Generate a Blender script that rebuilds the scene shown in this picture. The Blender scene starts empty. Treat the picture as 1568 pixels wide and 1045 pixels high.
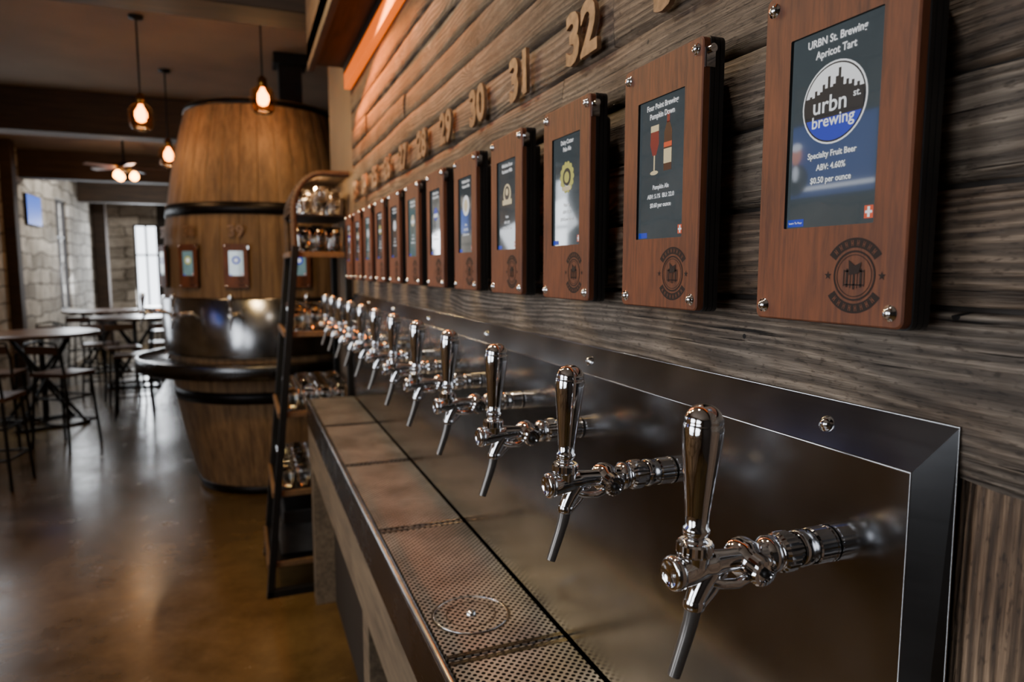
import bpy, math, random
from mathutils import Vector, Matrix, noise
random.seed(7)
H=1.77
sc=bpy.context.scene
col=sc.collection
pi=math.pi

# ------------------------------------------------------------------ materials
def lin(c):
    return tuple(((x/255)/12.92 if x/255<=0.04045 else ((x/255+0.055)/1.055)**2.4) for x in c)+(1,)
class NT:
    def __init__(s,name):
        s.m=bpy.data.materials.new(name); s.m.use_nodes=True
        s.t=s.m.node_tree; s.b=s.t.nodes['Principled BSDF']; s.out=s.t.nodes['Material Output']
    def n(s,typ,**k):
        nd=s.t.nodes.new(typ)
        for a,b in k.items(): setattr(nd,a,b)
        return nd
    def l(s,a,b): s.t.links.new(a,b)
    def math(s,op,a,b=None,c=None):
        nd=s.n('ShaderNodeMath',operation=op)
        for i,v in enumerate((a,b,c)):
            if v is None: continue
            if isinstance(v,(int,float)): nd.inputs[i].default_value=v
            else: s.l(v,nd.inputs[i])
        return nd.outputs[0]
    def ramp(s,fac,stops):
        nd=s.n('ShaderNodeValToRGB'); e=nd.color_ramp.elements
        while len(e)<len(stops): e.new(.5)
        for i,(p,c) in enumerate(stops): e[i].position=p; e[i].color=c
        s.l(fac,nd.inputs[0]); return nd.outputs[0]
    def coords(s,scale=(1,1,1),rot=(0,0,0)):
        tc=s.n('ShaderNodeTexCoord'); mp=s.n('ShaderNodeMapping'); s.l(tc.outputs['Object'],mp.inputs[0])
        mp.inputs['Scale'].default_value=scale; mp.inputs['Rotation'].default_value=rot
        return mp.outputs[0]
    def noise(s,vec,scale,detail=4,rough=.5,dist=0):
        nd=s.n('ShaderNodeTexNoise'); s.l(vec,nd.inputs['Vector'])
        nd.inputs['Scale'].default_value=scale; nd.inputs['Detail'].default_value=detail
        nd.inputs['Roughness'].default_value=rough; nd.inputs['Distortion'].default_value=dist
        return nd.outputs['Fac']
    def mul(s,a,b,typ='MULTIPLY',f=1):
        nd=s.n('ShaderNodeMix',data_type='RGBA',blend_type=typ)
        if isinstance(f,(int,float)): nd.inputs[0].default_value=f
        else: s.l(f,nd.inputs[0])
        s.l(a,nd.inputs[6])
        if isinstance(b,tuple): nd.inputs[7].default_value=b
        else: s.l(b,nd.inputs[7])
        return nd.outputs[2]
    def bump(s,h,strength=.5,dist=.01,normal=None):
        nd=s.n('ShaderNodeBump'); s.l(h,nd.inputs['Height'])
        nd.inputs['Strength'].default_value=strength; nd.inputs['Distance'].default_value=dist
        if normal is not None: s.l(normal,nd.inputs['Normal'])
        return nd.outputs[0]
    def set(s,**k):
        for a,v in k.items():
            a=a.replace('_',' ')
            if hasattr(v,'is_linked') or hasattr(v,'links'): s.l(v,s.b.inputs[a])
            else: s.b.inputs[a].default_value=v

def plain(name,c,rough=.5,metal=0,var=.15,scale=20,bump=0,coat=0):
    m=NT(name); v=m.coords(); f=m.noise(v,scale)
    c=lin(c); lo=tuple(x*(1-var) for x in c[:3])+(1,); hi=tuple(min(1,x*(1+var)) for x in c[:3])+(1,)
    m.set(Base_Color=m.ramp(f,[(.3,lo),(.7,hi)]),Roughness=rough,Metallic=metal,Coat_Weight=coat)
    if bump: m.set(Normal=m.bump(f,bump,.003))
    return m.m
def emit(name,c,strength,base=(10,10,10),rough=.4):
    m=NT(name); m.set(Base_Color=lin(base),Emission_Color=lin(c),Emission_Strength=strength,Roughness=rough); return m.m

def weathered(name,vertical=False,tone=1.0,warm=(1,1,1)):
    m=NT(name)
    at=m.n('ShaderNodeAttribute',attribute_name='bid')
    tc=m.n('ShaderNodeTexCoord')
    sx=m.n('ShaderNodeSeparateXYZ'); m.l(tc.outputs['Object'],sx.inputs[0])
    L,Wd=(sx.outputs[2],sx.outputs[1]) if vertical else (sx.outputs[1],sx.outputs[2])
    off=m.math('MULTIPLY',at.outputs['Fac'],37.3)
    def comb(a,b):
        nd=m.n('ShaderNodeCombineXYZ'); m.l(a,nd.inputs[0]); m.l(b,nd.inputs[1]); m.l(off,nd.inputs[2]); return nd.outputs[0]
    low=m.noise(comb(m.math('MULTIPLY',L,.15),Wd),9,2,.5)
    vk=comb(m.math('MULTIPLY',L,.55),Wd)
    vo=m.n('ShaderNodeTexVoronoi'); m.l(vk,vo.inputs['Vector']); vo.inputs['Scale'].default_value=5.5; vo.inputs['Randomness'].default_value=1
    kd=m.math('MAXIMUM',m.math('SUBTRACT',1.0,m.math('MULTIPLY',vo.outputs['Distance'],4.4)),0.0)
    kk=m.math('POWER',kd,1.6)
    mid=m.noise(comb(m.math('MULTIPLY',L,.09),Wd),70,4,.6)
    fine=m.noise(comb(m.math('MULTIPLY',L,.035),Wd),480,3,.65)
    crk=m.noise(comb(m.math('MULTIPLY',L,.03),Wd),120,3,.6)
    ph=m.math('ADD',m.math('MULTIPLY',Wd,520),m.math('MULTIPLY',low,56))
    ph=m.math('ADD',ph,m.math('MULTIPLY',kk,32))
    ph=m.math('ADD',ph,m.math('MULTIPLY',mid,6))
    ring=m.math('MULTIPLY_ADD',m.math('SINE',ph),.5,.5)
    vis=m.noise(comb(m.math('MULTIPLY',L,.3),Wd),6,2,.5)
    ring=m.math('MULTIPLY',m.math('POWER',ring,1.2),m.math('MULTIPLY_ADD',vis,1.3,-.15))
    h=m.math('ADD',m.math('MULTIPLY',ring,.52),m.math('MULTIPLY',fine,.66))
    h=m.math('ADD',h,m.math('MULTIPLY',mid,.42))
    crack=m.math('MULTIPLY',m.math('MAXIMUM',m.math('SUBTRACT',.345,crk),0.0),9.0)
    h=m.math('SUBTRACT',h,m.math('MINIMUM',crack,.7))
    core=m.math('GREATER_THAN',kd,.84)
    pores=m.noise(comb(m.math('MULTIPLY',L,.35),Wd),260,2,.5)
    vn=m.n('ShaderNodeTexVoronoi'); m.l(comb(L,Wd),vn.inputs['Vector']); vn.inputs['Scale'].default_value=9; vn.inputs['Randomness'].default_value=1
    nail=m.math('LESS_THAN',vn.outputs['Distance'],.035)
    big=m.noise(tc.outputs['Object'],4.5,4,.65)
    t=tone; W=lambda a,b,c:(a*t*warm[0],b*t*warm[1],c*t*warm[2],1)
    c1=m.ramp(h,[(.22,W(.010,.008,.007)),(.46,W(.060,.050,.041)),(.72,W(.145,.124,.102)),(1.0,W(.33,.29,.24))])
    c2=m.mul(c1,m.ramp(m.math('FRACT',m.math('MULTIPLY',at.outputs['Fac'],7.31)),[(0,(.68,.62,.58,1)),(.35,(1.05,.90,.76,1)),(.7,(.92,.89,.87,1)),(1,(1.3,1.22,1.12,1))]))
    c3=m.mul(c2,m.ramp(big,[(.32,(.52,.43,.36,1)),(.5,(.95,.91,.88,1)),(.7,(1.35,1.31,1.27,1))]))
    c4=m.mul(c3,m.ramp(pores,[(.30,(.48,.45,.43,1)),(.42,(1,1,1,1))]))
    c5=m.mul(c4,(.022,.012,.007,1),'MIX',m.math('MULTIPLY',core,.85))
    c6=m.mul(c5,(.004,.003,.003,1),'MIX',nail)
    m.set(Base_Color=c6,Roughness=.68,Normal=m.bump(m.math('SUBTRACT',h,nail),.9,.0045))
    return m.m

def fine_wood(name,ca,cb,axis=2,scale=1,rough=.45,coat=0,bs=.25):
    m=NT(name); s=[45,45,45]; s[axis]=4
    v=m.coords(tuple(x*scale for x in s)); f=m.noise(v,1.6,6,.65,.4); g=m.noise(m.coords((3*scale,)*3),1.5,2)
    f2=m.math('ADD',m.math('MULTIPLY',f,.8),m.math('MULTIPLY',g,.3))
    m.set(Base_Color=m.ramp(f2,[(.35,lin(ca)),(.72,lin(cb))]),Roughness=rough,Coat_Weight=coat,Normal=m.bump(f,bs,.001))
    return m.m

def steel(name,base=.42,rough=.24,brush=(2,2,160),bs=.05,rv=.10):
    m=NT(name); f=m.noise(m.coords(brush),3,4,.7); g=m.noise(m.coords(),4,3,.6)
    r=m.math('ADD',m.math('MULTIPLY',f,rv),m.math('MULTIPLY_ADD',g,.18,rough-.14))
    m.set(Base_Color=m.ramp(g,[(.3,(base*.72,base*.73,base*.76,1)),(.7,(base*1.08,base*1.09,base*1.13,1))]),Metallic=1.0,Roughness=r,Normal=m.bump(f,bs,.0006))
    return m.m

M={}
M['boards']=weathered('weathered_boards')
M['vboards']=weathered('weathered_boards_vertical',True,.8,(1.15,.95,.78))
M['panelwood']=fine_wood('stained_panel_wood',(68,34,18),(120,66,34),2,2.2,.62,0,.3)
M['casing']=plain('black_casing',(14,13,13),.5,0,.3)
M['chrome']=plain('chrome',(228,229,232),.055,1,.03)
M['steelface']=steel('brushed_steel_splash',.31,.22,(1,1.5,260),.018,.05)
M['steelrim']=steel('polished_steel_edge',.5,.22,(40,3,40),.03)
M['darksteel']=steel('dark_steel_apron',.10,.28,(2,2,100),.03,.06)
M['burn']=plain('engraved_burn',(30,15,10),.8)
M['rust']=plain('rusty_metal_number',(124,92,64),.55,.1,.45,50,.5)
M['black']=plain('black_iron',(20,19,18),.5,.5,.3)
M['hoop']=plain('hoop_iron',(24,20,20),.42,.7,.3)
M['rubber']=plain('spout_tube',(96,92,88),.2,.4,.1)
M['barrel']=fine_wood('barrel_oak',(78,58,40),(138,108,74),2,.35,.75)
M['shelfwood']=fine_wood('shelf_wood',(70,50,30),(112,82,48),1,.7,.6)
M['tablewood']=fine_wood('table_wood',(50,32,20),(88,60,38),1,.5,.3)
M['beam']=fine_wood('beam_wood',(36,27,20),(74,55,40),0,.3,.7)
M['soffit']=fine_wood('soffit_wood',(40,28,20),(84,62,44),1,.4,.7)
M['plaster']=plain('plaster_wall',(112,94,74),.8,0,.12,3,.2)
M['ceil']=plain('ceiling_plaster',(126,110,94),.85,0,.08,3,.1)
M['darkwall']=plain('dark_wall',(40,33,28),.8,0,.2,3)
M['frame']=plain('window_frame',(40,34,30),.5)
M['barwood']=fine_wood('bar_front_wood',(72,62,50),(132,114,92),1,.6,.6)
M['cloth']=plain('shelf_clutter',(50,48,46),.8,0,.5,9)
M['brass']=plain('brass',(150,110,50),.25,1,.1)
m=NT('perforated_grate'); v=m.coords((92,92,92),(0,0,pi/4))
vo=m.n('ShaderNodeTexVoronoi',voronoi_dimensions='2D'); m.l(v,vo.inputs['Vector']); vo.inputs['Scale'].default_value=1; vo.inputs['Randomness'].default_value=0
hole=m.math('LESS_THAN',vo.outputs['Distance'],.35)
sm=m.math('SUBTRACT',1.0,hole); g=m.noise(m.coords(),7,4,.6)
m.set(Base_Color=m.mul(m.ramp(hole,[(0,(.40,.42,.45,1)),(1,(.003,.003,.003,1))]),m.ramp(g,[(.35,(.6,.6,.6,1)),(.65,(1.1,1.1,1.1,1))])),Metallic=m.math('MULTIPLY',sm,.7),Roughness=m.math('MULTIPLY_ADD',hole,.5,.42),Normal=m.bump(sm,.8,.002),Specular_IOR_Level=.12)
M['grate']=m.m
m=NT('stained_concrete'); v=m.coords(); a=m.noise(v,.8,5,.6,.6); b=m.noise(v,5,6,.7)
f=m.math('ADD',m.math('MULTIPLY',a,.75),m.math('MULTIPLY',b,.3))
m.set(Base_Color=m.ramp(f,[(.3,(.020,.012,.005,1)),(.5,(.070,.042,.014,1)),(.75,(.17,.105,.036,1))]),Roughness=m.math('MULTIPLY_ADD',b,.22,.13),Normal=m.bump(b,.08,.003))
M['floor']=m.m
m=NT('painted_stone'); tc=m.n('ShaderNodeTexCoord'); sx=m.n('ShaderNodeSeparateXYZ'); m.l(tc.outputs['Object'],sx.inputs[0])
dn=m.noise(m.coords(),1.6,3,.6); dd=m.math('MULTIPLY_ADD',dn,.5,-.25)
cb=m.n('ShaderNodeCombineXYZ'); m.l(m.math('ADD',m.math('ADD',sx.outputs[0],sx.outputs[1]),dd),cb.inputs[0]); m.l(m.math('MULTIPLY_ADD',dd,.5,sx.outputs[2]),cb.inputs[1])
br=m.n('ShaderNodeTexBrick'); m.l(cb.outputs[0],br.inputs['Vector']); br.inputs['Scale'].default_value=1.0
br.inputs['Color1'].default_value=(.80,.75,.68,1); br.inputs['Color2'].default_value=(.34,.31,.27,1); br.inputs['Mortar'].default_value=(.16,.14,.12,1)
br.inputs['Mortar Size'].default_value=.014; br.inputs['Row Height'].default_value=.24; br.inputs['Brick Width'].default_value=.62; br.inputs['Mortar Smooth'].default_value=.4
nz=m.noise(m.coords(),3,5,.7)
m.set(Base_Color=m.mul(br.outputs[0],m.ramp(nz,[(.3,(.45,.42,.38,1)),(.7,(1.1,1.1,1.1,1))])),Roughness=.85,Normal=m.bump(m.math('ADD',nz,m.math('MULTIPLY',br.outputs['Fac'],-1)),.8,.04))
M['stone']=m.m
m=NT('clear_glass'); m.set(Base_Color=(.95,.96,.95,1),Roughness=.04,Transmission_Weight=1.0,IOR=1.4); M['glass']=m.m
m=NT('amber_glass'); m.set(Base_Color=(1,.72,.42,1),Roughness=.05,Transmission_Weight=1.0,IOR=1.1); M['amber']=m.m
M['bulb']=emit('filament_bulb',(255,160,62),34)
def screen_mat(name,c,s=1):
    m=NT(name); g=m.noise(m.coords(),9,2)
    c=lin(c)
    m.set(Base_Color=(.01,.012,.014,1),Emission_Color=m.ramp(g,[(.2,tuple(x*.8 for x in c[:3])+(1,)),(.8,tuple(x*1.15 for x in c[:3])+(1,))]),Emission_Strength=s,Roughness=.06,Coat_Weight=1,Coat_Roughness=.02,Specular_IOR_Level=.5)
    return m.m
M['scr']=screen_mat('display_glass',(64,71,74),1.0)
M['scrb']=screen_mat('display_glass_bright',(105,130,130),.9)
M['white']=emit('ink_white',(228,230,232),1.0)
M['blue']=emit('ink_blue',(20,50,170),1.0)
M['inkdark']=emit('ink_dark',(24,27,32),.6)
M['yellow']=emit('ink_yellow',(190,185,90),.8)
M['red']=emit('ink_red',(120,20,24),.9)
M['cream']=emit('ink_cream',(225,205,160),.8)
M['brown']=emit('ink_brown',(70,34,16),.8)
M['orangeink']=emit('ink_orange',(210,80,40),.9)
M['led']=emit('orange_led',(255,108,0),1.25)
M['tvblue']=emit('tv_blue',(70,110,220),1.5)
M['tvskin']=emit('tv_skin',(230,150,120),4)
M['tvsuit']=emit('tv_suit',(16,18,34),.4)
M['tvwhite']=emit('tv_white',(235,240,255),4.5)

# ------------------------------------------------------------------ mesh builder
class MB:
    def __init__(s): s.v=[];s.f=[];s.mi=[];s.sm=[];s.mats=[];s.bid=[]; s.cur=0.0
    def mat(s,k):
        if k not in s.mats: s.mats.append(k)
        return s.mats.index(k)
    def add(s,vs,fs,k,smooth=False):
        o=len(s.v); s.v+= [tuple(v) for v in vs]; s.bid+=[s.cur]*len(vs); i=s.mat(k)
        for f in fs: s.f.append(tuple(o+x for x in f)); s.mi.append(i); s.sm.append(smooth)
    def box(s,lo,hi,k,M4=None):
        x0,y0,z0=lo;x1,y1,z1=hi
        vs=[Vector(p) for p in ((x0,y0,z0),(x1,y0,z0),(x1,y1,z0),(x0,y1,z0),(x0,y0,z1),(x1,y0,z1),(x1,y1,z1),(x0,y1,z1))]
        if M4 is not None: vs=[M4@v for v in vs]
        s.add(vs,[(0,3,2,1),(4,5,6,7),(0,1,5,4),(1,2,6,5),(2,3,7,6),(3,0,4,7)],k)
    def lathe(s,prof,o,ax,k,n=24,smooth=True,capa=True,capb=True,knurl=0):
        ax=Vector(ax).normalized(); o=Vector(o)
        t=Vector((0,0,1)) if abs(ax.z)<.9 else Vector((1,0,0))
        u=ax.cross(t).normalized(); w=ax.cross(u)
        vs=[]
        for (r,h) in prof:
            for i in range(n):
                a=2*pi*i/n; rr=r*(1-knurl*(i%2))
                vs.append(o+ax*h+u*(rr*math.cos(a))+w*(rr*math.sin(a)))
        fs=[]
        for j in range(len(prof)-1):
            for i in range(n):
                a=j*n+i;b=j*n+(i+1)%n; fs.append((a,a+n,b+n,b))
        s.add(vs,fs,k,smooth)
        if capa: s.add(vs[:n],[tuple(range(n))],k)
        if capb: s.add(vs[-n:],[tuple(reversed(range(n)))],k)
    def cyl(s,a,b,r,k,n=12,r2=None,knurl=0):
        a=Vector(a);b=Vector(b); s.lathe([(r,0),(r if r2 is None else r2,(b-a).length)],a,b-a,k,n,True,knurl=knurl)
    def tube(s,pts,rad,k,n=12):
        pts=[Vector(p) for p in pts]
        if isinstance(rad,(int,float)): rad=[rad]*len(pts)
        ref=None;vs=[]
        for i,p in enumerate(pts):
            d=(pts[min(i+1,len(pts)-1)]-pts[max(i-1,0)]).normalized()
            if ref is None:
                t=Vector((0,1,0)) if abs(d.y)<.9 else Vector((1,0,0)); ref=d.cross(t).normalized()
            u=(ref-d*ref.dot(d)).normalized(); ref=u; w=d.cross(u)
            for j in range(n):
                a=2*pi*j/n; vs.append(p+u*(rad[i]*math.cos(a))+w*(rad[i]*math.sin(a)))
        fs=[]
        for i in range(len(pts)-1):
            for j in range(n):
                a=i*n+j;b=i*n+(j+1)%n; fs.append((a,b,b+n,a+n))
        s.add(vs,fs,k,True); s.add(vs[:n],[tuple(reversed(range(n)))],k); s.add(vs[-n:],[tuple(range(n))],k)
    def mesh(s,name):
        me=bpy.data.meshes.new(name); me.from_pydata(s.v,[],s.f)
        for k in s.mats: me.materials.append(M[k])
        for p,i,sm in zip(me.polygons,s.mi,s.sm): p.material_index=i; p.use_smooth=sm
        at=me.attributes.new('bid','FLOAT','POINT')
        at.data.foreach_set('value',s.bid)
        me.update(); return me
    def obj(s,name,parent=None,bevel=0,loc=None,rz=0):
        return put(s.mesh(name),name,parent,bevel,loc,rz)
def put(me,name,parent=None,bevel=0,loc=None,rz=0):
    o=bpy.data.objects.new(name,me); col.objects.link(o)
    if loc is not None: o.location=loc
    o.rotation_euler[2]=rz
    if parent: o.parent=parent
    if bevel:
        b=o.modifiers.new('bev','BEVEL'); b.width=bevel; b.segments=2; b.limit_method='ANGLE'
    return o
def empty(name,loc,rz=0):
    e=bpy.data.objects.new(name,None); e.empty_display_size=.1; col.objects.link(e); e.location=loc; e.rotation_euler[2]=rz; return e
SM=Matrix(((0,0,-1),(-1,0,0),(0,1,0))).to_4x4()  # text x->-Y, y->Z, z->-X
def text(body,r,u,size,k,parent,n=.0,extr=0,name='text',sx=1,rot=0,bold=.012):
    c=bpy.data.curves.new(name,'FONT'); c.body=body; c.size=size; c.align_x='CENTER'; c.align_y='CENTER'; c.extrude=extr; c.resolution_u=3; c.offset=size*bold
    c.materials.append(M[k]); o=bpy.data.objects.new(name,c); col.objects.link(o)
    o.matrix_local=Matrix.Translation((-n,-r,u))@SM@Matrix.Rotation(rot,4,'Z')@Matrix.Diagonal((sx,1,1,1))
    if parent: o.parent=parent
    return o
def loop(w,h,r,k=5):
    pts=[]
    for cx,cz,a0 in ((w/2-r,h/2-r,0),(-w/2+r,h/2-r,pi/2),(-w/2+r,-h/2+r,pi),(w/2-r,-h/2+r,1.5*pi)):
        for i in range(k+1):
            a=a0+pi/2*i/k; pts.append((cx+r*math.cos(a),cz+r*math.sin(a)))
    return pts
def L(r,u,n): return (-n,-r,u)
def flat(mb,pts,n,k):
    mb.add([L(p[0],p[1],n) for p in pts],[tuple(reversed(range(len(pts))))],k)
def disc(mb,r0,u0,R,n,k,seg=40,sq=1): flat(mb,[(r0+R*math.cos(2*pi*i/seg),u0+R*sq*math.sin(2*pi*i/seg)) for i in range(seg)],n,k)
def arc(mb,r0,u0,Ra,Rb,a0,a1,n,k,seg=40):
    vs=[]
    for i in range(seg+1):
        a=a0+(a1-a0)*i/seg
        vs+=[L(r0+Ra*math.cos(a),u0+Ra*math.sin(a),n),L(r0+Rb*math.cos(a),u0+Rb*math.sin(a),n)]
    mb.add(vs,[(2*i,2*i+1,2*i+3,2*i+2) for i in range(seg)],k)
def rect(mb,r0,u0,w,h,n,k): flat(mb,[(r0-w/2,u0-h/2),(r0+w/2,u0-h/2),(r0+w/2,u0+h/2),(r0-w/2,u0+h/2)],n,k)

# ------------------------------------------------------------------ right wall boards
def board(mb,y0,y1,z0,z1,xf,mk,live=None,vert=False,th=.022):
    mb.cur=random.random()
    A,B=(z0,z1) if vert else (y0,y1)
    n=max(2,int((B-A)/.02)); mcross=7
    C,D=(y0,y1) if vert else (z0,z1)
    sd=mb.cur*50
    vs=[]
    for i in range(n+1):
        a=A+(B-A)*i/n
        for j in range(mcross+1):
            q=j/mcross
            cc=C+(D-C)*q
            lo=noise.noise(Vector((a*2.2,sd,1)))*.003+noise.noise(Vector((a*14,sd,q*9)))*.0012
            cc+=lo*(1 if j in(0,mcross) else .3)
            if live and q<.6: cc+=live(a)*(1-q/.6)
            x=xf-.0045*noise.noise(Vector((a*3,cc*11,sd)))
            if j in (0,mcross): x=xf+th
            elif j in (1,mcross-1):
                x+=.003; cc=C+(D-C)*(.02 if j==1 else .98)
                if live and j==1: cc+=live(a)*.97
                cc+=lo
            vs.append((x,cc,a) if vert else (x,a,cc))
    fs=[];w=mcross+1
    for i in range(n):
        for j in range(mcross):
            f=(i*w+j,(i+1)*w+j,(i+1)*w+j+1,i*w+j+1)
            fs.append(f if not vert else tuple(reversed(f)))
    mb.add(vs,fs,mk,True)
    for i in (0,n): mb.add([vs[i*w+j] for j in range(w)],[tuple(range(w))],mk)
mb=MB()
zs=[-.175,-.035,.07,.165,.254,.345,.44,.53,.62,.71,.80,.90,1.02]
live=lambda a:(.018*math.sin(a*7+1.0)+.010*math.sin(a*17)+.010*noise.noise(Vector((a*9,3,1))))
for i in range(len(zs)-1):
    y=-1.2
    while y<3.7:
        ln=random.uniform(1.3,2.6)
        if i<3: ln=3.1 if y<0 else 2.0
        y1=min(3.7,y+ln)
        if 3.7-y1<.4:y1=3.7
        board(mb,y+.001,y1-.001,zs[i]+.002,zs[i+1]-.002,.559+(-.002 if i==0 else 0)+random.uniform(-.004,.006),'boards',live if i==0 else None)
        y=y1
y=-1.2
while y<.4:
    board(mb,y+.001,y+.098,-1.77,-.12,.568,'vboards',vert=True,th=.01); y+=.10
mb.box((.578,-1.2,-1.77),(.75,3.7,1.75),'darkwall')
mb.obj('wall_right')

mb=MB(); mb.box((.56,3.7,-1.77),(.75,4.63,1.75),'plaster'); mb.box((.75,4.43,-1.77),(2.7,4.63,1.75),'plaster'); mb.obj('wall_right_return')
mb=MB(); mb.box((2.5,4.63,-1.77),(2.7,18.2,1.75),'darkwall'); mb.obj('wall_right_rear')
mb=MB(); mb.box((-3.2,-3.2,-1.87),(2.7,18.2,-1.77),'floor'); mb.obj('floor')
mb=MB(); mb.box((-3.2,-3.2,1.75),(2.7,18.2,1.85),'ceil'); mb.obj('ceiling')
mb=MB(); mb.box((-3.2,-3.2,-1.77),(.75,-3.0,1.75),'darkwall'); mb.box((.55,-3.0,-1.77),(.75,-1.2,1.75),'darkwall'); mb.obj('wall_back')
mb=MB()
ops=[(-1.6,-.2),(.7,2.1),(8.2,9.4),(14.2,15.2)]; z0,z1=-.75,1.25  # near openings are out of view, added to let light onto the right wall
y=-3.0
for a,b in ops:
    mb.box((-3.2,y,-1.77),(-3.0,a,1.75),'stone'); mb.box((-3.2,a,-1.77),(-3.0,b,z0),'stone'); mb.box((-3.2,a,z1),(-3.0,b,1.75),'stone'); y=b
mb.box((-3.2,y,-1.77),(-3.0,18.2,1.75),'stone'); mb.obj('wall_left')
def windowx(i,a,b):
    mb=MB()
    for yy in (a,(a+b)/2-.02,b-.04): mb.box((-3.12,yy,z0),(-3.06,yy+.04,z1),'frame')
    for zz in (z0,.55,z1-.04): mb.box((-3.12,a,zz),(-3.06,b,zz+.04),'frame')
    mb.obj('window_%d'%i)
for i,(a,b) in enumerate(ops): windowx(i+2,a,b)
mb=MB()
mb.box((-3.0,18.0,-1.77),(-2.3,18.2,1.75),'stone'); mb.box((-2.3,18,-1.77),(-1.8,18.2,-.98),'stone'); mb.box((-2.3,18,1.02),(-1.8,18.2,1.75),'stone')
mb.box((-1.8,18,-1.77),(2.5,18.2,1.75),'darkwall'); mb.obj('wall_far')
mb=MB()
for x in (-2.3,-2.07,-1.84): mb.box((x,18.04,-.98),(x+.04,18.1,1.02),'frame')
for z in (-.98,.3,.98): mb.box((-2.3,18.04,z),(-1.8,18.1,z+.04),'frame')
mb.obj('window_1')
for i,yb_ in enumerate((4.1,8.2,12.3,16.2)):
    mb=MB(); x1=.55 if i==0 else 2.5
    mb.box((-3.0,yb_-.15,1.36 if i<1 else 1.34),(x1,yb_+.15,1.75),'beam'); mb.obj('trim_%d'%(i+1),bevel=.01)
mb=MB(); mb.box((-3.0,11.3,-1.77),(-2.86,11.5,1.75),'beam'); mb.obj('wood_post',bevel=.01)
mb=MB(); mb.box((-2.98,17.3,-1.77),(-2.74,17.6,1.75),'beam'); mb.obj('wood_post',bevel=.01)

# soffit with LED
mb=MB(); mb.box((.345,-1.2,1.02),(.545,3.68,1.12),'soffit'); mb.box((.345,-1.2,.985),(.375,3.68,1.75),'soffit')
mb.box((.50,-1.2,1.12),(.545,3.68,1.75),'soffit')
mb.obj('soffit_beam',bevel=.004)
mb=MB(); mb.box((.522,.2,.912),(.553,3.66,.985),'led'); mb.box((.518,.2,.985),(.553,3.66,1.021),'casing'); mb.obj('led_strip_light')

# ------------------------------------------------------------------ bar: splash, tray, base
mb=MB()
ys=.411; ye=3.7; zt=-.177; zb=-.672
X=.535;XW=.552;yw=.3825;zw=-.132
mb.add([(X,ys,zb),(X,ye,zb),(X,ye,zt),(X,ys,zt)],[(0,1,2,3)][::-1],'steelface')
mb.add([(X,ys,zt),(X,ye,zt),(XW,ye,zw),(XW,yw,zw)],[(0,1,2,3)],'steelface')
mb.add([(X,ys,zb),(X,ys,zt),(XW,yw,zw),(XW+.006,yw-.002,zb-.3),(X,ys,zb-.3)],[(0,1,2,3,4)],'darksteel')  # end face of the same steel, shade put into its darker colour
mb.tube([(X,ys,zb-.3),(X,ys,zt),(X,ye,zt)],.0014,'steelrim',8)
mb.tube([(XW,ye,zw),(XW,yw,zw),(XW+.006,yw-.002,zb-.3)],.0010,'steelrim',8)
for yy in (.513,1.02,1.55,2.1,2.65,3.2):
    ax=Vector((-.9,0,.43)).normalized()
    mb.lathe([(.0085,0),(.0085,.001),(.0065,.0015),(.006,.004),(.003,.0058),(.001,.006)],(.5432,yy,-.1555),ax,'chrome',16)
mb.obj('steel_backsplash')

mb=MB(); zt2=-.68; x0=.290
mb.box((x0+.006,ys,-.81),(X-.0015,ye,zt2-.006),'darksteel')
mb.tube([(x0+.008,ys,zt2-.006),(x0+.008,ye,zt2-.006)],.0085,'steelrim',12)
mb.box((x0,ys,-.81),(x0+.006,ye,zt2-.006),'darksteel')
seams=[ys+.005,1.086,1.72,2.36,3.0,3.69]
for a,b in zip(seams[:-1],seams[1:]):
    mb.box((x0+.018,a+.0025,zt2-.005),(X-.004,b-.0025,zt2),'grate')
    for yy in (a+.010,b-.012):
        mb.box((x0+.018,yy-.006,zt2),(X-.004,yy+.006,zt2+.0006),'darksteel')
        k=int((X-x0-.03)/.016)
        for i in range(k):
            mb.box((x0+.024+i*.016,yy-.0018,zt2+.0006),(x0+.034+i*.016,yy+.0018,zt2+.0009),'chrome')
mb.obj('drip_tray')
mb=MB(); c=(.395,1.226,zt2)
mb.lathe([(.074,0.0002),(.074,.0022),(.071,.0022),(.071,.0005)],c,(0,0,1),'steelrim',48,capb=False,capa=False)
mb.lathe([(.0785,.0003),(.0745,.0004)],c,(0,0,1),'casing',48,capb=False,capa=False)
mb.lathe([(.071,.0006),(.012,.0012)],c,(0,0,1),'grate',48,capa=False)
mb.lathe([(.050,.0009),(.050,.0013),(.047,.0013),(.047,.0009)],c,(0,0,1),'casing',32,capa=False,capb=False)
mb.lathe([(.010,.001),(.0095,.004),(.007,.007),(.002,.0085)],c,(0,0,1),'chrome',20)
mb.obj('glass_rinser')
mb=MB()
mb.box((x0+.004,ys+.01,-1.01),(x0+.03,ye-.005,-.812),'barwood')
mb.box((x0+.03,ys+.01,-.95),(.555,ye-.005,-.814),'beam')
mb.box((.40,ys+.01,-1.77),(.555,ye-.1,-.95),'darkwall')
mb.box((.30,ye-.12,-1.77),(.555,ye-.005,-.95),'barwood')
mb.box((.30,1.9,-1.77),(.40,2.0,-.95),'barwood')
mb.obj('bar_counter',bevel=.002)

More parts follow.
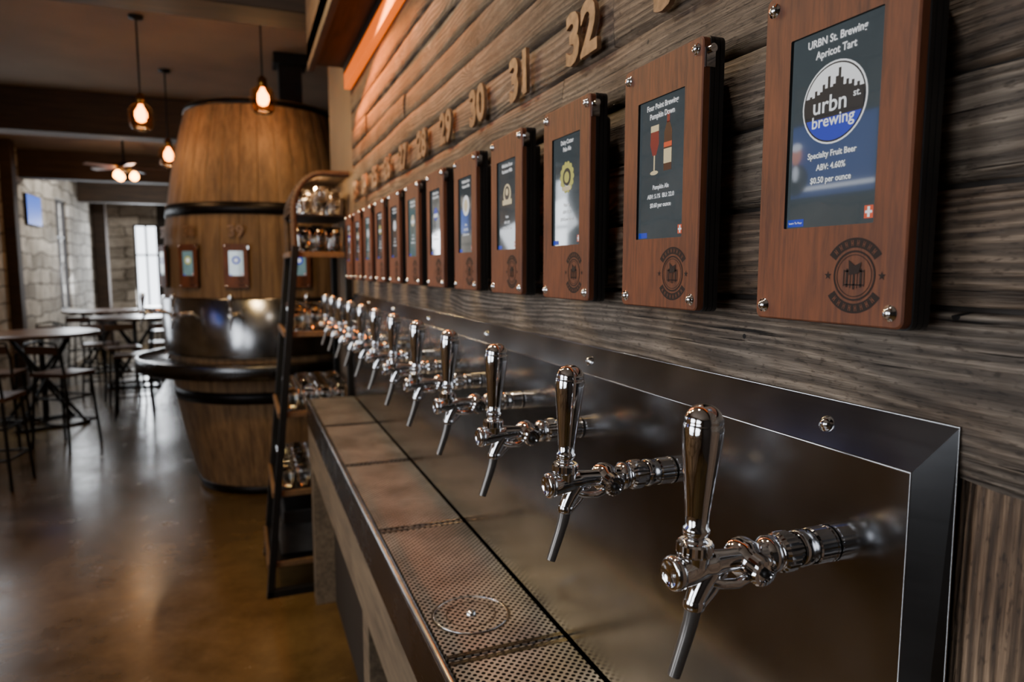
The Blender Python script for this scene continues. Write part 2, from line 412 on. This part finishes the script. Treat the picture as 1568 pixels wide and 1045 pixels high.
# ------------------------------------------------------------------ beer tap
def tapmesh():
    mb=MB(); ax=(-1,0,0); k='chrome'
    mb.lathe([(.0185,0.0008),(.0185,.003),(.0180,.004),(.0180,.022),(.0172,.024)],(0,0,0),ax,k,56,smooth=False,knurl=.025,capb=False)
    mb.lathe([(.0165,.024),(.0165,.030),(.0178,.032),(.0178,.040),(.0165,.042)],(0,0,0),ax,k,32,capb=False)
    for a in range(6):
        t=a*pi/3+.3; mb.cyl((-.036,.0170*math.cos(t),.0170*math.sin(t)),(-.036,.0183*math.cos(t),.0183*math.sin(t)),.0022,'casing',8)
    mb.lathe([(.0160,.042),(.0160,.048),(.0195,.050),(.0195,.062),(.0175,.065)],(0,0,0),ax,k,48,smooth=False,knurl=.05)
    mb.lathe([(.0150,.065),(.0150,.069),(.0180,.071),(.0180,.078),(.0140,.082)],(0,0,0),ax,k,32)
    pts=[];rad=[]
    for i in range(19):
        q=i/18; x=-.078-.098*q; z=.003*math.sin(q*pi)-.001
        r=.0140-.0035*math.sin(min(1,q*1.35)*pi)
        if q>.70: r=.0120+.0025*math.sin((q-.7)/.3*pi/1.6)
        pts.append((x,0,z)); rad.append(r)
    mb.tube(pts,rad,k,24)
    mb.lathe([(.0140,0),(.0158,.001),(.0162,.006),(.0152,.009),(.0118,.0115),(.0112,.0100),(.001,.0098)],(-.176,0,-.001),ax,k,32)
    mb.lathe([(.0165,-.015),(.0180,-.011),(.0185,.004),(.0145,.008),(.0125,.012)],(-.100,0,-.001),(0,-1,-.12),k,28)
    mb.lathe([(.0130,.012),(.0145,.013),(.0145,.024),(.0128,.0265),(.0090,.027),(.0085,.025),(.001,.025)],(-.100,0,-.001),(0,-1,-.12),k,36,smooth=False,knurl=.06)
    mb.lathe([(.0045,.025),(.0045,.0285),(.002,.0295)],(-.100,0,-.001),(0,-1,-.12),'casing',12)
    mb.tube([(-.104,-.013,-.010),(-.120,-.012,-.016),(-.136,-.009,-.015),(-.150,-.004,-.011)],[.0045,.005,.005,.0045],k,10)
    hx=-.160
    mb.lathe([(.0130,0),(.0140,.008),(.0148,.012),(.0150,.014)],(hx,0,0),(0,0,1),k,28)
    mb.lathe([(.0162,.014),(.0168,.016),(.0168,.024),(.0155,.026)],(hx,0,0),(0.02,0,1),k,40,smooth=False,knurl=.06)
    mb.lathe([(.0120,.026),(.0092,.028),(.0092,.031),(.0115,.032),(.0115,.035)],(hx,0,0),(.02,0,1),k,24)
    hp=[(.0115,.034),(.0122,.036),(.0122,.039),(.0102,.041),(.0110,.052),(.0127,.070),(.0150,.092),(.0172,.112),(.0183,.128),(.0186,.137),(.0180,.141),(.0174,.142),(.0178,.1435),(.0170,.148),(.0146,.153),(.011,.157),(.006,.1595),(.001,.160)]
    hp=[(r,.034+(h-.034)*.94) for r,h in hp]
    mb.lathe(hp,(hx,0,0),(.045,0,1),k,32)
    mb.tube([(-.143,0,-.004),(-.151,0,-.016),(-.157,0,-.028),(-.159,0,-.034)],[.012,.0105,.0092,.0088],k,20)
    mb.tube([(-.124,0,-.006),(-.138,0,-.024),(-.150,0,-.036)],[.0045,.005,.0045],k,10)
    mb.lathe([(.0095,.0),(.0102,.002),(.0102,.007),(.0090,.009)],(-.158,0,-.030),(-.12,0,-1),k,24)
    mb.tube([(-.159,0,-.036),(-.162,0,-.050),(-.167,0,-.066),(-.173,0,-.083),(-.179,0,-.100)],[.0078,.0073,.0068,.0064,.0060],'rubber',18)
    return mb.mesh('beer_tap')
TAP=tapmesh()
for i in range(12):
    put(TAP,'beer_tap',loc=(X-.0005,.497+.270*i,-.273))

# ------------------------------------------------------------------ display panels
W_,H_=.172,.316
SR,SU,SWd,SHt=.0012,.020,.1035,.178
def panelmesh():
    mb=MB()
    o=loop(W_,H_,.007); ii=[(p[0]+SR,p[1]+SU) for p in loop(SWd,SHt,.0015)]
    n=len(o); d=.010
    def ringf(A,na,B,nb,k,smooth=False):
        vs=[L(p[0],p[1],na) for p in A]+[L(p[0],p[1],nb) for p in B]
        mb.add(vs,[(i,(i+1)%n,n+(i+1)%n,n+i) for i in range(n)],k,smooth)
    ob=loop(W_-.003,H_-.003,.006)
    ringf(ii,0,ob,0,'panelwood'); ringf(ob,0,o,-.0015,'panelwood'); ringf(o,-.0015,o,-d,'panelwood')
    ringf(ii,-.006,ii,0,'casing')
    flat(mb,o,-d,'panelwood')
    z=-d
    for dw,t in ((.003,.005),(.0005,.001),(.003,.006),(.0005,.001),(.003,.006)):
        A=loop(W_+(dw if dw>.001 else -.002),H_+(dw if dw>.001 else -.002),.008)
        ringf(A,z,A,z-t,'casing'); flat(mb,A,z,'casing'); z-=t
    flat(mb,list(reversed(loop(W_,H_,.008))),z,'casing')
    A=loop(W_-.06,H_-.05,.008); ringf(A,z,A,z-.023,'casing')
    for sr in (-1,1):
        for su in (-1,1):
            p=L(sr*(W_/2-.012),su*(H_/2-.013),0)
            mb.lathe([(.0072,0),(.0070,.0012),(.0052,.0016),(.0050,.0035),(.003,.0052),(.0008,.0056)],p,(-1,0,0),'chrome',18)
    mb.box((.002,-W_/2-.0045,H_/2-.036),(.014,-W_/2-.0003,H_/2-.014),'chrome')
    mb.cyl((.008,-W_/2-.002,H_/2-.016),(.008,-W_/2-.009,H_/2-.016),.005,'chrome',14)
    er,eu=.036,-.114; n0=.0003
    arc(mb,er,eu,.0205,.0222,0,2*pi,n0,'burn'); arc(mb,er,eu,.0180,.0187,0,2*pi,n0,'burn')
    for s in (1,-1):
        a0,a1=(pi*.2,pi*.8) if s>0 else (pi*1.2,pi*1.8)
        arc(mb,er,eu,.0245,.0332,a0-.04,a1+.04,n0*.5,'burn')
        for j in range(8):
            a=a0+(a1-a0)*(j+.8)/8.6
            for b in (-.03,.03): arc(mb,er,eu,.0262,.0312,a+b-.012,a+b+.012,n0,'panelwood',2)
            arc(mb,er,eu,.0280,.0290,a-.03,a+.03,n0,'panelwood',2)
    for s in (1,-1):
        st=[]
        for i in range(10):
            R=.0042 if i%2==0 else .0017; a=pi/2+i*pi/5; st.append((er+s*.0285+R*math.cos(a),eu+R*math.sin(a)))
        flat(mb,st,n0,'burn')
    for j in range(-3,4):
        hh=.020-abs(j)*.0018; rect(mb,er+j*.0036,eu-.002,.0009 if j%2 else .0022,hh,n0,'burn')
    rect(mb,er,eu+.004,.020,.0016,n0,'burn'); rect(mb,er,eu-.008,.020,.0012,n0,'burn')
    flat(mb,[(er-.005,eu+.0005),(er+.005,eu+.002),(er+.008,eu+.012),(er+.001,eu+.009),(er-.006,eu+.014)],n0*2,'burn')
    return mb.mesh('panel_body')
PANEL=panelmesh()
def panel(i,loc,rz=0):
    e=empty('tap_display_panel',loc,rz); put(PANEL,'housing',e)
    mb=MB(); rect(mb,SR,SU,SWd,SHt,-.0035,'scr' if i not in (6,9,20,21,22) else 'scrb')
    k=-.0031
    top=SU+SHt/2; bot=SU-SHt/2
    rect(mb,SR-SWd/2+.012,bot+.005,.020,.007,k,'blue')
    rect(mb,SR+SWd/2-.008,bot+.010,.009,.011,k,'orangeink'); rect(mb,SR+SWd/2-.008,bot+.010,.0025,.009,k+.0001,'white'); rect(mb,SR+SWd/2-.008,bot+.010,.007,.0022,k+.0001,'white')
    c=SU+.022
    if i==0:
        disc(mb,SR,c,.0365,k,'white'); disc(mb,SR,c,.0350,k+.0001,'inkdark')
        up=[(SR+.0335*math.cos(a),c+.0335*math.sin(a)) for a in [pi*(.08+.84*t/24) for t in range(25)]]
        flat(mb,up,k+.0002,'white')
        hs=[.006,.010,.008,.014,.010,.012,.018,.014,.024,.014,.016,.022,.029,.020,.013,.017,.012,.015,.009,.012,.007]
        w=.062/len(hs)
        for j,h in enumerate(hs):
            xx=-.031+(j+.5)*w; lim=math.sqrt(max(0,.0335**2-xx*xx)); rect(mb,SR+xx,c+(min(h,lim)+(-.004))/2,w*1.02,min(h,lim)+.004,k+.0003,'inkdark')
        low=[(SR+.0335*math.cos(a),c+.0335*math.sin(a)) for a in [pi*(1.12+.76*t/24) for t in range(25)]]
        flat(mb,low,k+.0002,'blue')
        rect(mb,SR,c-.003,.066,.013,k+.0004,'inkdark')
    elif i==1:
        g=-.016
        flat(mb,[(SR+g-.004,c-.004),(SR+g+.004,c-.004),(SR+g+.010,c+.010),(SR+g+.009,c+.026),(SR+g-.009,c+.026),(SR+g-.010,c+.010)],k,'red')
        rect(mb,SR+g,c+.030,.018,.008,k,'cream'); rect(mb,SR+g,c-.014,.0025,.020,k,'cream'); disc(mb,SR+g,c-.026,.009,k,'cream',24,.3)
        b=.014
        rect(mb,SR+b,c-.002,.017,.048,k,'brown'); flat(mb,[(SR+b-.0085,c+.022),(SR+b+.0085,c+.022),(SR+b+.003,c+.034),(SR+b-.003,c+.034)],k,'brown'); rect(mb,SR+b,c+.040,.006,.014,k,'red')
        rect(mb,SR+b,c-.008,.017,.018,k+.0002,'cream'); rect(mb,SR+b,c+.006,.017,.006,k+.0002,'orangeink')
    elif i==2:
        for j in range(14):
            a=2*pi*j/14; disc(mb,SR+.021*math.cos(a),c+.021*math.sin(a),.005,k,'yellow',12)
        arc(mb,SR,c,.015,.021,0,2*pi,k+.0001,'yellow'); disc(mb,SR,c,.0135,k+.0001,'inkdark'); disc(mb,SR,c,.009,k+.0002,'yellow'); rect(mb,SR,c-.018,.03,.007,k+.0003,'cream')
    elif i==3:
        disc(mb,SR,c,.020,k,'cream'); disc(mb,SR,c+.002,.014,k+.0001,'inkdark'); rect(mb,SR,c-.016,.05,.010,k+.0002,'cream'); disc(mb,SR,c+.004,.007,k+.0003,'cream')
    elif i==4:
        disc(mb,SR,c,.024,k,'white'); disc(mb,SR,c,.015,k+.0001,'cream')
    elif i<20:
        kk=['cream','white','yellow','white','cream','blue'][i%6]
        disc(mb,SR,c,.018,k,kk); rect(mb,SR,c-.004,.04,.010,k+.0001,'white')
    else:
        disc(mb,SR,c,.030,k,'blue' if i!=22 else 'yellow'); disc(mb,SR,c,.016,k+.0001,'white')
    mb.obj('screen',e)
    T=[("URBN St. Brewing","Apricot Tart","Specialty Fruit Beer","ABV: 4.60%","$0.50 per ounce"),
       ("Four Point Brewing","Pumpkin Down","Pumpkin Ale","ABV: 5.1%  IBU: 22.0","$0.60 per ounce"),
       ("Daisy Cutter","Pale Ale","Pale Ale","ABV: 5.2%","$0.45 per ounce"),
       ("Milkshake Stout","Rochester Mills","Stout","ABV: 5.0%","$0.50 per ounce")]
    t=T[min(i,3)]
    if i<20:
        text(t[0],SR,top-.010,.0098,'white',e,-.0028,name='label_brewery',sx=.9,bold=.02)
        text(t[1],SR,top-.0215,.0098,'white',e,-.0028,name='label_beer',sx=.9,bold=.02)
        text(t[2],SR,c-.045,.0078,'white',e,-.0028,name='label_style',sx=.9,bold=.02)
        text(t[3],SR,c-.0565,.0078,'white',e,-.0028,name='label_abv',sx=.9,bold=.02)
        text(t[4],SR,c-.068,.0078,'white',e,-.0028,name='label_price',sx=.9,bold=.02)
        if i==0:
            text("urbn",SR-.004,c-.001,.021,'white',e,-.0024,name='logo_word'); text("st.",SR+.026,c+.003,.009,'white',e,-.0024,name='logo_st')
            text("brewing",SR,c-.0155,.0150,'white',e,-.0024,name='logo_word_2')
            text("Learn To Pour",SR-SWd/2+.012,bot+.005,.0028,'white',e,-.0028,name='label_button')
    return e
for i in range(12):
    panel(i,(.5,.4865+.2735*i,.108))
for i in range(12):
    y=.4865+.2735*i+.030
    e=text(str(34-i),0,0,.115,'rust',None,0,.004,'wall_number',rot=random.uniform(-.05,.05),bold=.035)
    e.location=(.545,y,.388)

# ------------------------------------------------------------------ barrel tap tower
BC=(.20,6.15)
def R(z): 
    q=(z+.25)
    return .79-.22*(q/1.52)**2
be=empty('barrel_tap_tower',(BC[0],BC[1],0))
mb=MB(); ns=34; nz=28; ZT=1.27
def stave(r,q): e=min(q,1-q); return r-(.007 if e<.02 else 0)-.004*(2*q-1)**2
vs=[];fs=[]
qs=[0,.02,.25,.5,.75,.98]
na=ns*len(qs)
for j in range(nz+1):
    z=-1.77+(ZT+1.77)*j/nz
    for s_ in range(ns):
        for q in qs:
            a=2*pi*(s_+q)/ns; r=stave(R(z),q); vs.append((r*math.cos(a),r*math.sin(a),z))
for j in range(nz):
    for i in range(na):
        a=j*na+i;b=j*na+(i+1)%na; fs.append((a,b,b+na,a+na))
mb.add(vs,fs,'barrel',False)
mb.add([v for v in vs[-na:]],[tuple(range(na))],'barrel')
mb.obj('staves',be)
mb=MB()
def hoop(z,h,t=.008): mb.lathe([(R(z)-.01,0),(R(z)+t,0),(R(z+h)+t,h),(R(z+h)-.01,h)],(0,0,z),(0,0,1),'hoop',72,capa=False,capb=False)
for z,h in ((-1.77,.07),(-1.02,.09),(.40,.09),(1.22,.04)): hoop(z,h)
mb.obj('hoops',be)
mb=MB(); mb.lathe([(.80,-.66),(.815,-.23),(.80,-.215),(.76,-.21)],(0,0,0),(0,0,1),'steelface',96,capa=False,capb=False); mb.obj('steel_band',be)
mb=MB(); mb.lathe([(.70,-.80),(1.0,-.80),(1.02,-.785),(1.02,-.70),(1.012,-.69),(.995,-.69),(.99,-.70),(.79,-.70)],(0,0,0),(0,0,1),'darksteel',96,capa=False,capb=False); mb.obj('ring_tray',be)
for j,ad in enumerate((-14,17,44,70)):
    a=math.radians(ad); dx,dy=-math.sin(a),-math.cos(a)
    rz=math.atan2(dy,dx)-pi
    r=.82
    p=panel(20+j%3,(dx*r,dy*r,.02),rz); p.name='display_panel'; p.parent=be
    t=put(TAP,'tap',be,0,(dx*.81,dy*.81,-.33),rz)
    e=text(str(40-j),0,0,.115,'rust',None,0,.002,'number',bold=.03); 
    e.matrix_local=Matrix.Translation((dx*.80,dy*.80,.27))@Matrix.Rotation(rz,4,'Z')@SM; e.parent=be
mb=MB(); mb.box((.14,-.1,1.25),(.32,.08,1.73),'black'); mb.box((.10,-.14,1.66),(.36,.12,1.74),'black'); mb.obj('duct',be)

# ------------------------------------------------------------------ ladder rack with glassware
rk=empty('ladder_shelf',(.3,4.0,-1.77))
off=Vector((.3,4.0,-1.77))
def loc_(mb,name,bevel=0,parent=None):
    mb.v=[tuple(Vector(v)-off) for v in mb.v]; return mb.obj(name,parent or rk,bevel)
mb=MB()
def legx(z): return .075+(z+1.77)/1.84*.185
ya,yb=3.76,4.36
for yy in (ya,yb):
    p0=Vector((legx(-1.77),yy,-1.77)); p1=Vector((legx(.12),yy,.12)); d=(p1-p0)
    Mx=Matrix.Translation(p0)@d.to_track_quat('Z','Y').to_matrix().to_4x4()
    mb.box((-.02,-.018,0),(.02,.018,d.length),'black',Mx)
    mb.box((.515,yy-.018,-1.77),(.55,yy+.018,.12),'black')
mb.box((.06,ya-.02,-1.77),(.55,ya+.02,-1.73),'black'); mb.box((.06,yb-.02,-1.77),(.55,yb+.02,-1.73),'black')
for z in (-1.58,-1.19,-.76,-.33,.09):
    mb.box((legx(z)-.02,ya,z-.03),(.55,ya+.02,z),'shelfwood'); mb.box((legx(z)-.03,ya,z-.03),(legx(z)-.01,yb,z),'shelfwood'); mb.box((legx(z),ya+.01,z-.02),(.55,yb,z-.004),'black')
loc_(mb,'frame',.003)
mb=MB()
for yy in (ya+.01,yb-.03):
    pts=[]
    for i in range(13):
        a=pi/2+pi/2*(1-i/12); pts.append((.42+.16*math.cos(a),.30+.20*math.sin(a)))
    pts=[(.26,.09)]+pts+[(.55,.50)]
    for (xa,za),(xb,zb_) in zip(pts[:-1],pts[1:]): mb.tube([(xa,yy,za),(xb,yy,zb_)],.016,'soffit',8)
for i in range(0,14):
    a=pi-pi/2*i/13; mb.box((.42+.165*math.cos(a)-.012,ya,.30+.205*math.sin(a)-.004),(.42+.165*math.cos(a)+.012,yb,.30+.205*math.sin(a)+.006),'soffit')
mb.box((.42,ya,.495),(.55,yb,.507),'soffit'); mb.box((.27,ya+.01,.275),(.55,yb,.285),'black')
loc_(mb,'arched_hood')
mb=MB()
gp=[(.030,0),(.034,.02),(.037,.07),(.040,.13),(.037,.13),(.034,.07),(.030,.012),(.001,.010)]
wp=[(.030,0),(.004,.006),(.004,.05),(.022,.06),(.036,.09),(.034,.13),(.031,.15),(.029,.15),(.032,.13),(.033,.09),(.02,.066),(.001,.06)]
for z in (-1.19,-.76,-.33,.09,.285):
    x=legx(z)+.055 if z<.2 else .33
    while x<.52:
        y=ya+.055
        while y<yb-.05:
            if random.random()<.94: mb.lathe(gp if random.random()<.6 or z<0 else wp,(x,y,z+.001),(0,0,1),'glass',12,capb=False)
            y+=.09
        x+=.083
loc_(mb,'beer_glasses')
mb=MB()
mb.box((.14,ya+.08,-1.578),(.45,yb-.05,-1.40),'cloth'); mb.box((.16,ya+.06,-1.399),(.40,yb-.1,-1.32),'casing')
loc_(mb,'storage_crate',.01)

# ------------------------------------------------------------------ pendants
def pendant(x,y,z,ztop):
    e=empty('pendant_lamp',(x,y,z)); mb=MB()
    mb.cyl((0,0,.13),(0,0,ztop-z),.006,'black',8); mb.lathe([(.05,0),(.045,-.02),(.01,-.03)],(0,0,ztop-z),(0,0,1),'black',20)
    mb.lathe([(.022,.06),(.030,.075),(.030,.12),(.012,.14)],(0,0,0),(0,0,1),'brass',16)
    for a in range(6):
        t=a*pi/3; mb.tube([(.026*math.cos(t),.026*math.sin(t),.08),(.078*math.cos(t),.078*math.sin(t),.03),(.078*math.cos(t),.078*math.sin(t),-.08),(.03*math.cos(t),.03*math.sin(t),-.12)],.0025,'black',6)
    mb.obj('cage',e)
    mb=MB(); mb.lathe([(.028,.075),(.068,.045),(.072,-.09),(.055,-.11),(.053,-.108),(.070,-.088),(.066,.044),(.026,.073)],(0,0,0),(0,0,1),'amber',20,capa=False,capb=False); mb.obj('jar_shade',e)
    mb=MB(); mb.lathe([(.012,.058),(.020,.04),(.038,.01),(.040,-.02),(.028,-.05),(.002,-.062)],(0,0,0),(0,0,1),'bulb',16); mb.obj('bulb',e)
    return e
def plight(name,loc,e,c,size=.05):
    l=bpy.data.lights.new(name,'POINT'); l.energy=e; l.color=c; l.shadow_soft_size=size
    o=bpy.data.objects.new(name,l); col.objects.link(o); o.location=loc; return o
for x,y,z in ((-.62,5.57,1.09),(.18,5.15,1.18),(-.57,6.94,1.02)):
    pendant(x,y,z,1.75); plight('pendant_bulb_light',(x,y,z-.17),7,(1,.62,.3))
plight('added_shelf_glint_light',(.36,3.95,.46),3,(1,.66,.32),.015)  # added point light with no lamp body, makes warm glints in the glasses
e=empty('ceiling_fan',(-1.42,10.6,1.35)); mb=MB()
mb.cyl((0,0,.05),(0,0,.40),.015,'black',10); mb.lathe([(.03,-.06),(.09,-.04),(.10,.03),(.04,.07)],(0,0,0),(0,0,1),'black',20)
for i in range(5):
    Mx=Matrix.Rotation(i*2*pi/5,4,'Z')@Matrix.Rotation(.2,4,'X'); mb.box((.08,-.05,-.005),(.50,.05,.005),'tablewood',Mx)
mb.obj('motor_and_blades',e); mb=MB()
for i in range(3):
    a=i*2*pi/3; mb.lathe([(.02,0),(.05,-.04),(.055,-.08),(.03,-.11),(.002,-.12)],(.12*math.cos(a),.12*math.sin(a),-.05),(0,0,1),'bulb',12)
mb.obj('lamps',e); plight('fan_light',(-1.42,10.6,1.0),10,(1,.68,.38))

# ------------------------------------------------------------------ TVs
def tv(y,z,w,h,pic):
    e=empty('wall_tv',(-2.955,y,z)); mb=MB(); mb.box((-.04,-w/2,-h/2),(0,w/2,h/2),'casing'); mb.obj('housing',e,.004)
    mb=MB(); X_=.001
    def q(y0,y1,z0,z1,k,x=X_): mb.add([(x,y0,z0),(x,y1,z0),(x,y1,z1),(x,y0,z1)],[(0,1,2,3)],k)
    q(-w/2+.015,w/2-.015,-h/2+.015,h/2-.015,'tvblue')
    if pic:
        q(-w/2+.015,w/2-.015,-h/2+.06,-h/2+.09,'tvwhite',.002)
        cy=w*.27
        def el(cy,cz,ry,rz,k,x): mb.add([(x,cy+ry*math.cos(2*pi*i/24),cz+rz*math.sin(2*pi*i/24)) for i in range(24)],[tuple(range(24))],k)
        el(cy,-.13,.13,.12,'tvsuit',.0022); el(cy,-.08,.03,.06,'tvwhite',.0024); el(cy,.06,.055,.075,'tvskin',.0026); el(cy,.115,.055,.03,'tvwhite',.0028)
    mb.obj('picture',e)
tv(3.9,.80,.95,.56,True); tv(12.7,.9,.8,.47,False)

# ------------------------------------------------------------------ tables & stools
def table(x,y):
    mb=MB(); mb.lathe([(.56,1.02),(.58,1.03),(.58,1.055),(.57,1.06)],(0,0,0),(0,0,1),'tablewood',40)
    for s in (1,-1):
        mb.tube([(-.34*s,-.30,.0),(.30*s,.0,1.02)],.02,'black',8); mb.tube([(-.34*s,.30,.0),(.30*s,0,1.02)],.02,'black',8)
    mb.box((-.36,-.33,0),(.36,-.28,.03),'black'); mb.box((-.36,.28,0),(.36,.33,.03),'black'); mb.cyl((0,0,.03),(0,0,1.02),.03,'black',12)
    mb.cyl((0,-.3,.015),(0,.3,.015),.015,'black',8)
    mb.obj('pub_table',loc=(x,y,-1.77),rz=random.uniform(0,1))
def stoolmesh():
    mb=MB()
    for sx in(1,-1):
        for sy in (1,-1):
            mb.tube([(.21*sx,.20*sy,0),(.17*sx,.16*sy,.72)],.014,'black',8)
    for z,k in ((.25,.93),(.5,.86)):
        c=[(.21*k,.20*k,z),(-.21*k,.20*k,z),(-.21*k,-.20*k,z),(.21*k,-.20*k,z)]
        for a,b in zip(c,c[1:]+c[:1]): mb.cyl(a,b,.011,'black',8)
    mb.box((-.20,-.19,.72),(.20,.19,.755),'tablewood')
    mb.tube([(-.18,.17,.74),(-.19,.22,.90),(-.17,.24,1.05),(0,.255,1.08),(.17,.24,1.05),(.19,.22,.90),(.18,.17,.74)],.012,'black',8)
    mb.box((-.17,.225,.95),(.17,.245,1.03),'tablewood')
    return mb.mesh('bar_stool')
ST=stoolmesh()
tabs=[(-2.15,9.1),(-1.55,11.7),(-2.3,13.6),(-1.2,14.6)]
for x,y in tabs: table(x,y)
for x,y,r in ((-1.95,6.6,3.0),(-2.5,7.6,2.8),(-1.70,7.9,2.6),(-2.3,8.1,3.1),(-1.27,9.3,4.8),(-1.5,10.2,.3),(-2.45,10.25,5.9),(-1.05,10.75,3.3),(-1.85,10.8,3.1),(-.65,11.7,4.7),(-1.3,12.75,.1),(-2.35,12.45,3.1),(-1.3,13.45,3.0),(-.3,14.7,4.7),(-.45,13.2,3.8)):
    put(ST,'bar_stool',loc=(x,y,-1.77),rz=r)

# ------------------------------------------------------------------ lights
def area(name,loc,tgt,e,c,sx,sy):
    l=bpy.data.lights.new(name,'AREA'); l.shape='RECTANGLE'; l.size=sx; l.size_y=sy; l.energy=e; l.color=c
    o=bpy.data.objects.new(name,l); col.objects.link(o); o.location=loc
    o.rotation_euler=(Vector(tgt)-Vector(loc)).to_track_quat('-Z','Z').to_euler(); return o
area('window_fill_light',(-2.98,1.4,.25),(1,1.6,.0),36,(.94,.96,1),1.3,1.9)  # added key light at an unseen opening, for boards and steel reflections
area('window_fill_light',(-2.98,-.9,.25),(1,.3,0),20,(.94,.96,1),1.3,1.9)  # added fill at the other unseen opening, behind the camera
area('window_fill_light',(-2.98,8.8,.25),(0,8.2,-1.2),24,(.88,.94,1),1.1,1.9)
area('window_fill_light',(-2.98,14.7,.25),(0,14,-1),50,(.9,.95,1),.9,1.9)
area('window_fill_light',(-2.05,17.95,.1),(-2.4,10,-.6),80,(.9,.95,1),.5,1.9)
area('added_overhead_fill',(-.45,2.7,1.68),(.56,2.3,.5),20,(1,.76,.50),.2,.2)  # added lamp without a fixture, warms the upper wall
area('added_overhead_fill',(.05,1.15,1.70),(.5,1.0,-.2),9,(1,.84,.66),.12,.12)  # added lamp without a fixture, rakes the boards above the taps
area('added_overhead_fill',(-.5,3.4,1.3),(-.1,3.3,-1.7),34,(1,.64,.24),.25,.25)  # added warm lamp without a fixture, brightens the floor by the shelf
area('added_overhead_fill',(-1.2,13.2,1.7),(-3,14.2,-.1),90,(1,.95,.85),.4,.4)  # added lamp without a fixture, lifts the far stone wall
area('led_glow',(.50,2.9,.90),(.57,2.8,.45),12,(1,.20,.012),.02,1.4)
w=bpy.data.worlds.new('sky'); sc.world=w; w.use_nodes=True
w.node_tree.nodes['Background'].inputs[0].default_value=(.86,.92,1,1); w.node_tree.nodes['Background'].inputs[1].default_value=5

for o in sc.objects:
    if o.parent is None: o.location.z+=H
cd=bpy.data.cameras.new('camera'); cam=bpy.data.objects.new('camera',cd); col.objects.link(cam)
cd.sensor_width=36; cd.lens=24; cd.clip_start=.02
cam.location=(0,0,H); cam.rotation_euler=(math.radians(90-6.04),0,math.radians(-21.48))
cd.dof.use_dof=True; cd.dof.focus_distance=.78; cd.dof.aperture_fstop=5
sc.camera=cam
